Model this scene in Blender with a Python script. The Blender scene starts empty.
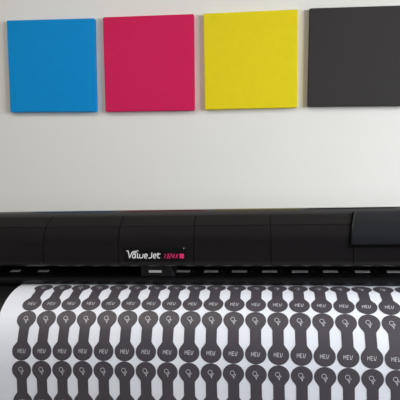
import bpy, math, random
from math import sin, cos, pi, sqrt
from mathutils import Vector, Matrix

SC = bpy.context.scene
COL = SC.collection
CAM_H = 1.35                      # eye height; local heights below are measured from the eye level

# ------------------------------------------------------------------ helpers
def lin(c):
    return tuple(((v/255)/12.92 if v/255 <= .04045 else ((v/255+.055)/1.055)**2.4) for v in c) + (1,)

def mat(name, rgb, rough=.5, spec=.5, noise=None, bump=None, coat=0, emit=None):
    m = bpy.data.materials.new(name); m.use_nodes = True
    nt = m.node_tree; b = nt.nodes['Principled BSDF']
    c = lin(rgb)
    b.inputs['Base Color'].default_value = c
    b.inputs['Roughness'].default_value = rough
    b.inputs['Specular IOR Level'].default_value = spec
    b.inputs['Coat Weight'].default_value = coat
    b.inputs['Coat Roughness'].default_value = .03
    if noise or bump:
        tc = nt.nodes.new('ShaderNodeTexCoord')
        n = nt.nodes.new('ShaderNodeTexNoise')
        n.inputs['Scale'].default_value = (noise or bump)[0]
        n.inputs['Detail'].default_value = 4
        nt.links.new(tc.outputs['Object'], n.inputs['Vector'])
        if noise:
            r = nt.nodes.new('ShaderNodeValToRGB')
            k = noise[1]
            r.color_ramp.elements[0].position = .3; r.color_ramp.elements[1].position = .7
            r.color_ramp.elements[0].color = tuple(v*(1-k) for v in c[:3]) + (1,)
            r.color_ramp.elements[1].color = tuple(min(1, v*(1+k)) for v in c[:3]) + (1,)
            nt.links.new(n.outputs['Fac'], r.inputs['Fac'])
            nt.links.new(r.outputs['Color'], b.inputs['Base Color'])
        if bump:
            n2 = nt.nodes.new('ShaderNodeTexNoise')
            n2.inputs['Scale'].default_value = bump[0]; n2.inputs['Detail'].default_value = 5
            nt.links.new(tc.outputs['Object'], n2.inputs['Vector'])
            bp = nt.nodes.new('ShaderNodeBump')
            bp.inputs['Strength'].default_value = bump[1]; bp.inputs['Distance'].default_value = bump[2]
            nt.links.new(n2.outputs['Fac'], bp.inputs['Height'])
            nt.links.new(bp.outputs['Normal'], b.inputs['Normal'])
    if emit:
        b.inputs['Emission Color'].default_value = lin(emit[0]); b.inputs['Emission Strength'].default_value = emit[1]
    return m

def link_mesh(name, verts, faces, mats, parent=None, idx=None, smooth=False):
    me = bpy.data.meshes.new(name)
    me.from_pydata([tuple(v) for v in verts], [], faces)
    for m in (mats if isinstance(mats, (list, tuple)) else [mats]): me.materials.append(m)
    if idx: me.polygons.foreach_set('material_index', idx)
    if smooth: me.polygons.foreach_set('use_smooth', [True]*len(me.polygons))
    me.update(); me.validate()
    o = bpy.data.objects.new(name, me); COL.objects.link(o)
    if parent: o.parent = parent
    return o

def box_data(a, b):
    v = [(x, y, z) for x in (a[0], b[0]) for y in (a[1], b[1]) for z in (a[2], b[2])]
    f = [(0,1,3,2),(4,6,7,5),(0,4,5,1),(2,3,7,6),(0,2,6,4),(1,5,7,3)]
    return v, f

def add(V, F, v, f):
    n = len(V); V += v; F += [tuple(i+n for i in q) for q in f]

def box(name, a, b, m, parent=None, bevel=0, seg=2):
    v, f = box_data(a, b)
    o = link_mesh(name, v, f, m, parent)
    if bevel:
        md = o.modifiers.new('bevel', 'BEVEL'); md.width = bevel; md.segments = seg; md.limit_method = 'ANGLE'
    return o

def prism(name, prof, x0, x1, m, parent=None, bevel=0, closed=True, smooth=False, nx=1):
    """profile in (depth, height), extruded along X"""
    n = len(prof); V = []; F = []
    for k in range(nx+1):
        x = x0+(x1-x0)*k/nx
        V += [(x, d, z) for d, z in prof]
    for k in range(nx):
        a, b = k*n, (k+1)*n
        for i in range(n if closed else n-1):
            j = (i+1) % n
            F.append((a+i, a+j, b+j, b+i))
    if closed:
        F.append(tuple(range(n-1, -1, -1))); F.append(tuple(nx*n+i for i in range(n)))
    o = link_mesh(name, V, F, m, parent, smooth=smooth)
    import bmesh
    bm = bmesh.new(); bm.from_mesh(o.data); bmesh.ops.recalc_face_normals(bm, faces=bm.faces); bm.to_mesh(o.data); bm.free()
    if bevel:
        md = o.modifiers.new('bevel', 'BEVEL'); md.width = bevel; md.segments = 2; md.limit_method = 'ANGLE'; md.angle_limit = math.radians(40)
    if smooth:
        md = o.modifiers.new('es', 'EDGE_SPLIT'); md.split_angle = math.radians(22)
    return o

def spline(pts, n):
    """Catmull-Rom through points"""
    out = []
    P = [pts[0]] + list(pts) + [pts[-1]]
    for i in range(1, len(P)-2):
        for k in range(n):
            t = k/n
            a, b, c, d = P[i-1], P[i], P[i+1], P[i+2]
            out.append(tuple(.5*(2*b[j]+(c[j]-a[j])*t+(2*a[j]-5*b[j]+4*c[j]-d[j])*t*t+(-a[j]+3*b[j]-3*c[j]+d[j])*t**3) for j in range(2)))
    out.append(tuple(pts[-1])); return out

def strokes(lines, w, maxseg):
    """polylines -> list of quads (4 points of 2D) with mitred joints"""
    Q = []
    for L in lines:
        P = [Vector(L[0])]
        for q in L[1:]:
            q = Vector(q); p = P[-1]; k = max(1, int((q-p).length/maxseg))
            for i in range(1, k+1): P.append(p.lerp(q, i/k) if i < k else q)
            # p is unchanged inside the loop
        closed = (P[0]-P[-1]).length < 1e-6
        off = []
        n = len(P)
        for i in range(n):
            a = P[i-1] if i > 0 else (P[-2] if closed else None)
            b = P[i+1] if i < n-1 else (P[1] if closed else None)
            da = (P[i]-a).normalized() if a is not None else None
            db = (b-P[i]).normalized() if b is not None else None
            if da is None: da = db
            if db is None: db = da
            na = Vector((-da.y, da.x)); nb = Vector((-db.y, db.x))
            m = (na+nb)
            if m.length < .2: m = na.copy()
            m.normalize()
            off.append(m*(w/2)/max(.55, m.dot(na)))
        for i in range(n-1):
            Q.append((P[i]-off[i], P[i+1]-off[i+1], P[i+1]+off[i+1], P[i]+off[i]))
    return Q

def tag(o, label=None, cat=None, group=None, kind=None):
    if label: o['label'] = label
    if cat: o['category'] = cat
    if group: o['group'] = group
    if kind: o['kind'] = kind
    return o

def empty(name, loc, rz=0):
    o = bpy.data.objects.new(name, None); COL.objects.link(o); o.location = loc; o.rotation_euler = (0, 0, rz); o.empty_display_size = .1
    return o

# ------------------------------------------------------------------ materials
M_wall = mat('wall_paint', (234, 232, 227), .75, .25, noise=(1.2, .012), bump=(220, .08, .001))
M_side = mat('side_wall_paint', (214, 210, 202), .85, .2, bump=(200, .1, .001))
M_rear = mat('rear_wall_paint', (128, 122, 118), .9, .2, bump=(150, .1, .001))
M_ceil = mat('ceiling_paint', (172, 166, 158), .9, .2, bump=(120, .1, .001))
M_floor = mat('floor_vinyl', (150, 146, 142), .55, .4, noise=(6, .08))
M_trim = mat('trim_white', (230, 229, 226), .5, .4)
M_alu = mat('window_frame', (200, 202, 204), .4, .5)
M_cyan = mat('cyan_canvas', (0, 141, 212), .7, .2, noise=(30, .02), bump=(900, .12, .0006))
M_mag = mat('magenta_canvas', (211, 29, 88), .7, .2, noise=(30, .02), bump=(900, .12, .0006))
M_yel = mat('yellow_canvas', (232, 211, 24), .7, .2, noise=(30, .02), bump=(900, .12, .0006))
M_blk = mat('black_canvas', (54, 51, 51), .7, .2, noise=(30, .03), bump=(900, .12, .0006))
M_cover = mat('smoked_black_cover', (24, 22, 24), .14, .5, noise=(3, .05))
M_seam = mat('seam_black', (5, 5, 5), .9, .03)
M_panel = mat('blue_black_panel', (29, 31, 36), .2, .5)
M_body = mat('black_plastic', (15, 15, 17), .45, .4, bump=(60, .25, .002))
M_bar = mat('gloss_black_bar', (24, 24, 26), .22, .5, bump=(35, .25, .002))
M_shelf = mat('matt_black_shelf', (8, 8, 9), .6, .25)
M_carr = mat('charcoal_plastic', (27, 26, 28), .4, .4)
M_tab = mat('light_grey_tab', (224, 221, 221), .5, .4)
M_badge = mat('badge_black', (7, 6, 7), .6, .15)
M_white = mat('white_lettering', (225, 225, 228), .5, .3)
M_pink = mat('pink_lettering', (214, 46, 110), .5, .3)
M_paper = mat('print_film', (229, 231, 240), .45, .4, noise=(14, .01))
M_ink = mat('charcoal_ink', (71, 66, 73), .5, .45, noise=(40, .03))
M_mark = mat('unprinted_line', (205, 205, 210), .5, .4)
M_steel = mat('stand_grey', (60, 60, 64), .4, .5)
M_sky = mat('window_glass', (240, 245, 250), .05, .5)

# ------------------------------------------------------------------ the room
X0, X1, Y0, Y1, H = -3.6, 2.3, -3.2, 2.5, 2.75
tag(box('floor', (X0-.1, Y0-.1, -.1), (X1+.1, Y1+.1, 0), M_floor), kind='structure')
tag(box('ceiling', (X0-.1, Y0-.1, H), (X1+.1, Y1+.1, H+.1), M_ceil), kind='structure')
tag(box('wall_back', (X0-.1, Y1, 0), (X1+.1, Y1+.1, H), M_wall), kind='structure')
tag(box('wall_left', (X0-.1, Y0, 0), (X0, Y1, H), M_side), kind='structure')
tag(box('wall_front', (X0-.1, Y0-.1, 0), (X1+.1, Y0, H), M_rear), kind='structure')
# right wall with a window opening
WY0, WY1, WZ0, WZ1 = -.9, 1.75, .85, 2.55
V, F = [], []
for a, b in (((X1, Y0, 0), (X1+.1, WY0, H)), ((X1, WY1, 0), (X1+.1, Y1, H)), ((X1, WY0, 0), (X1+.1, WY1, WZ0)), ((X1, WY0, WZ1), (X1+.1, WY1, H))):
    add(V, F, *box_data(a, b))
tag(link_mesh('wall_right', V, F, M_side), kind='structure')
V, F = [], []
for a, b in (((X1+.02, WY0, WZ0), (X1+.07, WY0+.05, WZ1)), ((X1+.02, WY1-.05, WZ0), (X1+.07, WY1, WZ1)),
             ((X1+.02, WY0, WZ0), (X1+.07, WY1, WZ0+.05)), ((X1+.02, WY0, WZ1-.05), (X1+.07, WY1, WZ1)),
             ((X1+.02, (WY0+WY1)/2-.025, WZ0), (X1+.07, (WY0+WY1)/2+.025, WZ1))):
    add(V, F, *box_data(a, b))
tag(link_mesh('window_1', V, F, M_alu), kind='structure')
tag(box('trim_1', (X1-.06, WY0-.05, WZ0-.03), (X1+.02, WY1+.05, WZ0), M_trim, bevel=.004), kind='structure')
tag(box('baseboard_back', (X0, Y1-.014, 0), (X1, Y1, .09), M_trim, bevel=.003), kind='structure')

# ------------------------------------------------------------------ the four canvases
DEP = .027
def canvas(name, x, z, a, w, h, m, label, cat):
    import bmesh
    bm = bmesh.new()
    bmesh.ops.create_cube(bm, size=1)
    bmesh.ops.scale(bm, vec=(w, DEP, h), verts=bm.verts)
    bmesh.ops.bevel(bm, geom=list(bm.edges), offset=.0025, segments=2, affect='EDGES')
    me = bpy.data.meshes.new(name); bm.to_mesh(me); bm.free(); me.materials.append(m)
    o = bpy.data.objects.new(name, me); COL.objects.link(o)
    o.location = (x, Y1-DEP/2-.0005, z+CAM_H)
    o.rotation_euler = (0, -a, 0)
    return tag(o, label, cat, 'square colour canvases on the wall')
for x, z, a, w, h, m, lab in (
        (-.9965, .3533, -.0332, .4224, .4232, M_cyan, 'plain cyan blue square canvas hanging on the white wall, beside the magenta one'),
        (-.5335, .3416, -.0239, .4185, .4265, M_mag, 'plain magenta square canvas hanging on the white wall between the blue and yellow ones'),
        (-.0708, .3338, -.0150, .4150, .4234, M_yel, 'plain yellow square canvas hanging on the white wall between the magenta and black ones'),
        (.3960, .3264, -.0290, .4228, .4229, M_blk, 'plain charcoal black square canvas hanging on the white wall beside the yellow one')):
    k = (Y1-DEP)/2.478
    canvas('wall_canvas', x*k, z*k, a, w*k, h*k, m, lab, 'canvas')

# ------------------------------------------------------------------ the printer
YAW = -.01101
OX, OD = -.1, 1.72                # printer-frame origin (x along the bar, depth) measured from the eye
ex = Vector((cos(YAW), sin(YAW), 0)); ey = Vector((-sin(YAW), cos(YAW), 0))
printer = empty('large_format_printer', tuple(ex*OX+ey*OD), YAW)
tag(printer, 'long glossy black large format printer with smoked front cover, in front of the white wall', 'printer')
def L(d, z): return (d-OD, z+CAM_H)               # eye-relative (depth, height) -> printer frame
def PX(x): return x-OX
PL, PR = -1.22, .98               # ends of the cover (eye frame)

# --- path of the printed film: heading angle (deg below horizontal) against arc length from the first disc row
ANG = [(-.30, 0), (-.0384, 0), (0, 3.04), (.0431, 13.26), (.0863, 25.94), (.1342, 41.4), (.1822, 58.5), (.2301, 73.1), (.278, 82.5), (.3451, 88), (.42, 90), (2, 90)]
def ang(s):
    for (a, va), (b, vb) in zip(ANG, ANG[1:]):
        if s <= b: return math.radians(va+(vb-va)*(s-a)/(b-a))
    return pi/2
DS = .001
SMIN, SMAX = -.085, .86
path = {}
d, z = 1.5830, -.4547
i = 0
path[0] = (d, z)
for i in range(1, int(SMAX/DS)+2):
    a = ang((i-.5)*DS); d -= cos(a)*DS; z -= sin(a)*DS; path[i] = (d, z)
d, z = 1.5830, -.4547
for i in range(-1, int(SMIN/DS)-2, -1):
    a = ang((i+.5)*DS); d += cos(a)*DS; z += sin(a)*DS; path[i] = (d, z)
def film(s, h=0):
    k = s/DS; i = math.floor(k); t = k-i
    p, q = path[i], path[i+1]
    a = ang(s)
    return (p[0]+(q[0]-p[0])*t - sin(a)*h, p[1]+(q[1]-p[1])*t + cos(a)*h)

# --- body: platen apron curve, belly and rear box
prof = []
s = SMIN
prof.append(L(1.76, film(SMIN)[1]-.004))
while s < .36:
    prof.append(L(*film(s, -.004))); s += .012
prof += [L(film(.36)[0]+.004, -.80), L(1.50, -.84), L(1.95, -.84), L(1.95, -.28), L(1.76, -.28)]
prism('body', prof, PX(PL), PX(PR), M_body, printer, smooth=True)
# --- media guide: black front bar and the shelf that carries the roller tabs
zb = -.4512
bar = [L(1.609, zb+.004), L(1.611, zb), L(1.74, zb), L(1.74, -.4115), L(1.632, -.4272), L(1.622, -.4258), L(1.614, -.4262), L(1.609, -.4300), L(1.6075, -.437)]
prism('media_bar', bar, PX(PL), PX(PR), M_bar, printer, smooth=True)
def shelf(d): return -.4272+(d-1.632)*(.0157/.108)
V = [(PX(PL), *L(1.636, shelf(1.636)+.0006)), (PX(PR), *L(1.636, shelf(1.636)+.0006)), (PX(PR), *L(1.738, shelf(1.738)+.0006)), (PX(PL), *L(1.738, shelf(1.738)+.0006)),
     (PX(PL), *L(1.636, shelf(1.636)-.004)), (PX(PR), *L(1.636, shelf(1.636)-.004)), (PX(PR), *L(1.738, shelf(1.738)-.004)), (PX(PL), *L(1.738, shelf(1.738)-.004))]
link_mesh('roller_shelf', V, [(0,1,2,3),(7,6,5,4),(0,4,5,1),(1,5,6,2),(2,6,7,3),(3,7,4,0)], M_shelf, printer)
# light tabs, one at each pressure roller
random.seed(4)
for n, (xa, xb) in enumerate(((-.874, -.842), (-.779, -.742), (-.3155, -.2703), (-.2254, -.1808), (-.1366, -.0895), (-.0428, .0035),
               (.0495, .0982), (.1435, .1885), (.2391, .2833), (.3331, .3760), (.426, .472), (.52, .566))):
    dark = n < 2
    d0, d1 = 1.655, 1.670
    b = [(PX(xa), *L(d0, shelf(d0)+.0008)), (PX(xb), *L(d0, shelf(d0)+.0008)), (PX(xb), *L(d1, shelf(d1)+.0008)), (PX(xa), *L(d1, shelf(d1)+.0008))]
    V = b+[(v[0], v[1], v[2]+.0012) for v in b]
    t = link_mesh('roller_tab', V, [(3,2,1,0),(4,5,6,7),(0,1,5,4),(1,2,6,5),(2,3,7,6),(3,0,4,7)], M_tab, printer)
    xm = (xa+xb)/2
    if n in (3, 4, 5, 6, 7):      # thin mark running from the tab over the bar
        V, F = [], []
        b = [(PX(xm-.001), *L(1.634, shelf(1.634)+.001)), (PX(xm+.001), *L(1.634, shelf(1.634)+.001)), (PX(xm+.001), *L(d0, shelf(d0)+.001)), (PX(xm-.001), *L(d0, shelf(d0)+.001))]
        link_mesh('tick', b+[(v[0], v[1], v[2]+.001) for v in b], [(3,2,1,0),(4,5,6,7),(0,1,5,4),(1,2,6,5),(2,3,7,6),(3,0,4,7)], M_carr, t)
    if n >= 3:                    # small bright screw head beside the tab
        xs = xa-.033
        Vs = []; Fs = []
        for k in range(10):
            aa = 2*pi*k/10
            Vs.append((PX(xs)+.0032*cos(aa), *L(1.662+.006*sin(aa), shelf(1.662+.006*sin(aa))+.0006)))
        Vs += [(v[0], v[1], v[2]+.0015) for v in Vs]
        Fs = [tuple(range(10, 20))]+[(k, (k+1) % 10, 10+(k+1) % 10, 10+k) for k in range(10)]
        link_mesh('screw', Vs, Fs, M_steel, printer)
# --- carriage block hanging into the slot below the badge
cw = [(-.420, -.4275), (-.418, -.388), (-.327, -.388), (-.312, -.4275)]
V = [(PX(x), *L(1.618, zz)) for x, zz in cw] + [(PX(x), *L(1.70, zz+.012)) for x, zz in cw]
car = link_mesh('carriage', V, [(0,1,2,3),(7,6,5,4),(0,4,5,1),(1,5,6,2),(2,6,7,3),(3,7,4,0)], M_carr, printer)
import bmesh
bm = bmesh.new(); bm.from_mesh(car.data); bmesh.ops.recalc_face_normals(bm, faces=bm.faces); bm.to_mesh(car.data); bm.free()
md = car.modifiers.new('bevel', 'BEVEL'); md.width = .003; md.segments = 2
box('roller_tab', (PX(-.3935), L(1.616, 0)[0], L(0, -.4145)[1]), (PX(-.3530), L(1.6185, 0)[0], L(0, -.4070)[1]), M_tab, car)

# --- front cover: smoked acrylic shell, creased, with a rolled top edge
front = spline([(1.590, -.386), (1.578, -.3855), (1.5725, -.379), (1.571, -.365), (1.573, -.345), (1.578, -.320), (1.586, -.293), (1.600, -.2640)], 5)
crown = spline([(1.600, -.2640), (1.620, -.2520), (1.642, -.2398), (1.660, -.2313), (1.670, -.2278), (1.679, -.2261), (1.688, -.2262), (1.702, -.2285), (1.76, -.240), (1.90, -.262), (1.93, -.275), (1.935, -.30)], 5)
outer = front[:-1]+crown
inner = []
for i, (a, b) in enumerate(outer):
    p = outer[max(0, i-1)]; q = outer[min(len(outer)-1, i+1)]
    t = Vector((q[0]-p[0], q[1]-p[1])).normalized()
    inner.append((a+t.y*.004, b-t.x*.004))
cover = prism('front_cover', [L(*p) for p in outer]+[L(*p) for p in reversed(inner)], PX(PL), PX(PR), M_cover, printer, smooth=True)
def cov(zz):
    """depth of the front of the cover at height zz (eye frame), below the crown edge"""
    for (d0, z0), (d1, z1) in zip(outer, outer[1:]):
        if z0 <= zz <= z1 and zz > -.379: return d0+(d1-d0)*(zz-z0)/(z1-z0), Vector((d1-d0, z1-z0)).normalized()
    return outer[10][0], Vector((0, 1))
def ribbon(name, pts, w, m, parent, h=.0006, x=None):
    """narrow strip laid on the cover along its profile"""
    V = []; F = []
    for (xx, dd, zz), t in pts:
        n = Vector((-t.y, t.x))       # outward (towards the front / up)
        for sx in (-w/2, w/2):
            for hh in (-.001, h):
                V.append((PX(xx+sx), *L(dd+n.x*hh, zz+n.y*hh)))
    for i in range(len(pts)-1):
        a, b = 4*i, 4*i+4
        F += [(a+1, a+3, b+3, b+1), (a, a+1, b+1, b), (a+3, a+2, b+2, b+3)]
    return link_mesh(name, V, F, m, parent)
def outer_pts(x, z_lo, z_hi, shift=None):
    out = []
    for i in range(1, len(outer)-1):
        dd, zz = outer[i]
        if dd > 1.69 or zz < z_lo or zz > z_hi or (i < 8): continue
        t = Vector((outer[i+1][0]-outer[i-1][0], outer[i+1][1]-outer[i-1][1])).normalized()
        out.append(((x+(shift(zz) if shift else 0), dd, zz), t))
    return out
for xx, lean in ((-.7171, .006), (-.4753, .0015), (-.2428, 0), (-.0131, -.0), (.2219, 0)):
    ribbon('cover_seam', outer_pts(xx, -.377, -.236, lambda q: lean*max(0, (q+.29)/.05)**1.3 if q > -.29 else 0), .0013, M_seam, cover)
# crease line along the whole cover
ribbon_v = []
cr = (1.600, -.2640)
b = [(PX(PL+.01), *L(cr[0]-.0007, cr[1]-.001)), (PX(PR-.01), *L(cr[0]-.0007, cr[1]-.001)), (PX(PR-.01), *L(cr[0]+.0002, cr[1]+.0002)), (PX(PL+.01), *L(cr[0]+.0002, cr[1]+.0002))]
link_mesh('crease_line', b+[(v[0], v[1]+.002, v[2]-.001) for v in b], [(0,1,2,3),(7,6,5,4),(0,4,5,1),(2,6,7,3)], M_seam, cover)
# raised hatch on the right part of the cover
def lean_x(dd): return .28*(dd-1.578)
pts = outer_pts(0, -.3235, -.2375)
V = []; F = []
hx0, hx1 = .2160, .70
for (xx, dd, zz), t in pts:
    n = Vector((-t.y, t.x))
    for x_, hh in ((hx0, -.001), (hx0, .0035), (hx0+.004, .005), (hx1-.004, .005), (hx1, .0035), (hx1, -.001)):
        V.append((PX(x_+lean_x(dd)), *L(dd+n.x*hh, zz+n.y*hh)))
k = len(pts)
for i in range(k-1):
    for j in range(5):
        a = 6*i+j; F.append((a, a+1, a+7, a+6))
F += [tuple(range(5, -1, -1)), tuple(6*(k-1)+j for j in range(6))]
hatch = link_mesh('hatch', V, F, M_panel, cover)
# dark gasket along the hatch's left and lower edge
ribbon('gasket', [((x_+lean_x(dd), dd, zz), t) for (x_, dd, zz), t in outer_pts(hx0-.003, -.3235, -.2375)], .006, M_seam, hatch, h=.003)
zz = -.3245; dd, t = cov(zz)
n = Vector((-t.y, t.x))
V = []
for x_ in (hx0-.006, hx1):
    for u in (-.0035, .0015):
        for hh in (-.001, .003):
            V.append((PX(x_), *L(dd+t.x*u+n.x*hh, zz+t.y*u+n.y*hh)))
link_mesh('gasket', V, [(1,5,7,3),(0,4,5,1),(3,7,6,2),(0,1,3,2),(4,6,7,5)], M_seam, hatch)

# --- badge with the maker's lettering
PXM = .00310                       # one photograph pixel at the badge
bx, bz = -.4564, -.3585            # baseline origin at left edge of badge
def badge_pt(u, v, h):
    zz = bz+v
    dd, t = cov(max(zz, -.3785)); n = Vector((-t.y, t.x))
    return (PX(bx+u), *L(dd+n.x*h, zz+n.y*h))
def badge_patch(name, u0, v0, u1, v1, h, m, parent, bot=-.001):
    V = []; F = []
    nv = 6
    for k in range(nv+1):
        v = v0+(v1-v0)*k/nv
        V += [badge_pt(u0, v, bot), badge_pt(u0, v, h), badge_pt(u1, v, h), badge_pt(u1, v, bot)]
    for k in range(nv):
        for j in range(3):
            a = 4*k+j; F.append((a, a+1, a+5, a+4))
    F += [(3, 2, 1, 0), (4*nv, 4*nv+1, 4*nv+2, 4*nv+3)]
    return link_mesh(name, V, F, m, parent)
badge = badge_patch('name_badge', 0, -.0075, 61*PXM, .0312, .0015, M_badge, printer)
def badge_text(name, lines, w, m):
    V = []; F = []
    for q in strokes(lines, w, 1.2):
        n = len(V)
        V += [badge_pt(p.x*PXM, p.y*PXM, .0021) for p in q] + [badge_pt(p.x*PXM, p.y*PXM, .0012) for p in q]
        F += [(n, n+1, n+2, n+3), (n, n+4, n+5, n+1), (n+2, n+6, n+7, n+3)]
    return link_mesh(name, V, F, m, badge)
def e_(x): return [(x+.4, 2.1), (x+3.1, 2.3), (x+3.1, 3.5), (x+2.5, 4.1), (x+1.2, 4.1), (x+.4, 3.2), (x+.2, 1.2), (x+.8, .35), (x+2.8, .35)]
logo = [[(2.0, 7.2), (3.9, 7.0), (5.2, .4), (7.6, 5.4), (8.8, 6.5), (14.2, 7.2)], [(8.2, 5.2), (12.6, 5.6)],
        [(11.3, 4.1), (8.9, 4.0), (8.1, 2.6), (8.1, 1.0), (8.8, .35), (10.4, .5), (11.3, 4.1)], [(11.3, 4.1), (11.2, .3)],
        [(13.5, 5.0), (13.0, .9), (13.6, .35), (14.6, .35)],
        [(15.5, 4.1), (15.2, 1.1), (15.8, .4), (17.6, .4), (18.5, 1.2), (18.9, 4.1)],
        e_(19.9), [(27.6, 5.6), (27.3, 1.4), (26.6, .35), (24.2, .3)], e_(28.7),
        [(33.9, 5.2), (33.4, 1.0), (34.0, .35), (35.6, .4)], [(32.6, 4.1), (36.2, 4.1)]]
badge_text('white_lettering', logo, .82, M_white)
def it(pl, x): return [(x+a+b*.28, b) for a, b in pl]
num = [it([(.2, 3.3), (.9, 4.1), (.9, .1)], 39.2),
       it([(0, 4.1), (1.7, 4.1), (1.7, 2.1), (.5, 2.1)], 41.6), it([(1.7, 2.1), (1.7, .2), (0, .2)], 41.6),
       it([(0, 4.1), (1.8, 4.1), (1.8, 2.3), (.1, 1.9), (.1, .2), (1.9, .2)], 44.4),
       it([(1.6, 0), (1.6, 4.1)], 47.3), it([(1.5, 4.0), (0, 1.3)], 47.3), it([(0, 1.3), (2.2, 1.3)], 47.3),
       it([(0, .1), (2.6, 4.1)], 50.5), it([(.3, 4.1), (2.2, .1)], 50.5)]
badge_text('pink_lettering', num, .55, M_pink)
badge_patch('pink_square', 55*PXM, 0, 59.4*PXM, 4.3*PXM, .0021, M_pink, badge, bot=.001)
badge_patch('rivet', 58.9*PXM, 9.0*PXM, 59.6*PXM, 9.7*PXM, .0021, M_white, badge, bot=.001)

# --- end housings, stand
for sx, a, b in ((-1, PL-.28, PL), (1, PR, PR+.34)):
    hp = [(1.46, -.70), (1.48, -.45), (1.56, -.33), (1.60, -.262), (1.68, -.224), (1.90, -.255), (1.955, -.30), (1.955, -.84), (1.50, -.84)]
    prism('end_housing', [L(*p) for p in hp], PX(a), PX(b), M_carr, printer, bevel=.012)
for xx in (PL+.12, PR-.12):
    lg = box('leg', (PX(xx-.04), L(1.68, 0)[0], .06), (PX(xx+.04), L(1.78, 0)[0], CAM_H-.84), M_steel, printer, bevel=.006)
    box('foot', (PX(xx-.045), L(1.36, 0)[0], .0), (PX(xx+.045), L(2.06, 0)[0], .06), M_steel, lg, bevel=.01)
box('crossbar', (PX(PL+.16), L(1.70, 0)[0], .28), (PX(PR-.16), L(1.76, 0)[0], .36), M_steel, printer, bevel=.006)

# ------------------------------------------------------------------ the printed film: one sheet, its pattern in its own mesh
film_root_loc = printer.location.copy()
V = []; F = []; IDX = []
c0, PIT, NC = -.7257, .06075, 21
xl, xr = c0-.0890, c0+PIT*(NC-1)+.075
ss = [SMIN+.003*k for k in range(int((SMAX-SMIN)/.003)+1)]
def fv(x, s, h): return (PX(x), *L(*film(s, h)))
nxs = 12
for h in (.0, -.0006):
    base = len(V)
    for s in ss:
        for k in range(nxs+1): V.append(fv(xl+(xr-xl)*k/nxs, s, h))
    for i in range(len(ss)-1):
        for k in range(nxs):
            a = base+i*(nxs+1)+k; q = (a, a+nxs+1, a+nxs+2, a+1)
            F.append(q if h == 0 else q[::-1]); IDX.append(0)
RX, RS = .0289, .0267              # half width / half length of a disc
CC = .0917                         # between the two disc centres of one tag
ROW = .1454                        # tag to tag along the film
def half(t):
    """half width of a tag at t measured from the first disc's centre (0..CC between the centres)"""
    def end(u):                    # u = distance from a disc's centre, positive towards the neck
        if u < .70*RS: return RX*sqrt(max(0, 1-(u/RS)**2))
        return max(.0152, RX*.714-(u-.70*RS)*.70)
    return max(end(t) if t < CC/2 else 0, end(CC-t) if t >= CC/2 else 0)
TS = []
for k in range(15): TS.append(-RS*cos(pi/2*k/14))
TS += [CC*k/36 for k in range(1, 36)]
for k in range(15): TS.append(CC+RS*sin(pi/2*k/14))
PXS = .0028                        # one photograph pixel on the film
def M3(w, h):
    a, b = w/2, h/2
    return [[(-a, -b), (-a, b), (-a+w*.13, -b*.1), (-a+w*.26, b), (-a+w*.26, -b)],
            [(-a+w*.60, b), (-a+w*.40, b), (-a+w*.40, -b), (-a+w*.60, -b)], [(-a+w*.40, 0), (-a+w*.56, 0)],
            [(-a+w*.72, b), (-a+w*.74, -b), (-a+w*.86, -b), (-a+w*1.0, b)]]
word = M3(8.3*PXS, 3.7*PXS)
ring = [[(-1.1*PXS+2.25*PXS*cos(2*pi*k/14+.3), 1.9*PXS+2.25*PXS*sin(2*pi*k/14+.3)) for k in range(15)]]
ring[0][-1] = ring[0][0]
icon = ring+[[(a*PXS, b*PXS) for a, b in L_] for L_ in ([(-1.7, -.3), (-.5, -1.7), (.5, -4.2), (.9, -1.4), (2.6, .1), (1.0, .6)], [(-.5, -1.7), (.9, -1.4)])]
icon = [[(a*.92, b*.92-.9*PXS) for a, b in L_] for L_ in icon]
word_q = strokes(word, .46*PXS, .004); icon_q = strokes(icon, .44*PXS, .003)
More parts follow.
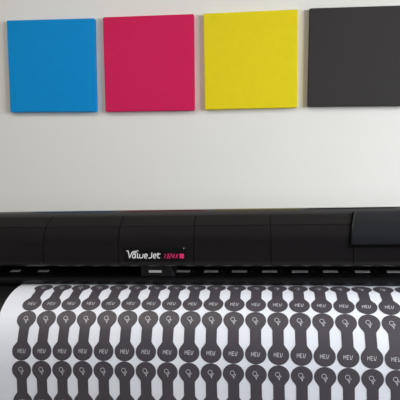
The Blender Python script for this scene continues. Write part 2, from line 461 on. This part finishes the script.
for row in range(5):
    for c in range(NC):
        xc = c0+c*PIT
        s0 = row*ROW + .003*(1.9*((xc+.19)/.52)**2-1)      # print rows bent in a shallow parabola to imitate lens distortion
        base = len(V)
        for t in TS:
            w = max(half(t), 1e-5)
            V += [fv(xc-w, s0+t, .0005), fv(xc+w, s0+t, .0005)]
        for i in range(len(TS)-1):
            a = base+2*i; F.append((a, a+2, a+3, a+1)); IDX.append(1)
        for quads, sc in ((icon_q, s0), (word_q, s0+CC)):
            for q in quads:
                n = len(V)
                V += [fv(xc+p.x, sc-p.y, .0009) for p in q]
                F.append((n, n+1, n+2, n+3)); IDX.append(2)
sheet = link_mesh('printed_film', V, F, [M_paper, M_ink, M_mark], None, IDX, smooth=False)
sheet.location = printer.location; sheet.rotation_euler = (0, 0, YAW)
tag(sheet, 'white film printed with rows of charcoal dumbbell tags, curving out of the black printer', 'printed film')

# ------------------------------------------------------------------ light: daylight through the window, plus an added soft fill below the ceiling
def area(name, loc, target, sx, sy, power, col):
    l = bpy.data.lights.new(name, 'AREA'); l.shape = 'RECTANGLE'; l.size = sx; l.size_y = sy; l.energy = power; l.color = col
    o = bpy.data.objects.new(name, l); COL.objects.link(o); o.location = loc
    o.rotation_euler = (Vector(target)-Vector(loc)).to_track_quat('-Z', 'Y').to_euler()
    return o
area('window_daylight', (X1+1.3, -.1, 2.5), (0, .7, 1.2), 4.8, 2.8, 585, (.92, .965, 1))
area('overhead_fill', (-1.0, .9, H-.02), (-1.0, .9, 0), 1.5, .6, 20.5, (1, .945, .86))  # added warm fill without a fixture, lifts the film's top and left wall
w = bpy.data.worlds.new('daylight'); SC.world = w; w.use_nodes = True
bg = w.node_tree.nodes['Background']; bg.inputs['Color'].default_value = (.82, .90, 1, 1); bg.inputs['Strength'].default_value = 1.0

# ------------------------------------------------------------------ camera
cam = bpy.data.cameras.new('camera'); co = bpy.data.objects.new('camera', cam); COL.objects.link(co)
yaw, pitch, roll, f = .12716, .11498, -.03203, 540.727
fwd = Vector((-sin(yaw)*cos(pitch), cos(yaw)*cos(pitch), -sin(pitch)))
right = Vector((cos(yaw), sin(yaw), 0)); up = right.cross(fwd)
r = right*cos(roll)+up*sin(roll); u = -right*sin(roll)+up*cos(roll)
m = Matrix((r, u, -fwd)).transposed().to_4x4(); m.translation = (0, 0, CAM_H)
co.matrix_world = m
cam.sensor_fit = 'HORIZONTAL'; cam.sensor_width = 36; cam.lens = f/400*36
SC.camera = co
vs = SC.view_settings
vs.view_transform = 'Standard'; vs.look = 'None'; vs.gamma = 1; vs.use_curve_mapping = False; vs.exposure = 0
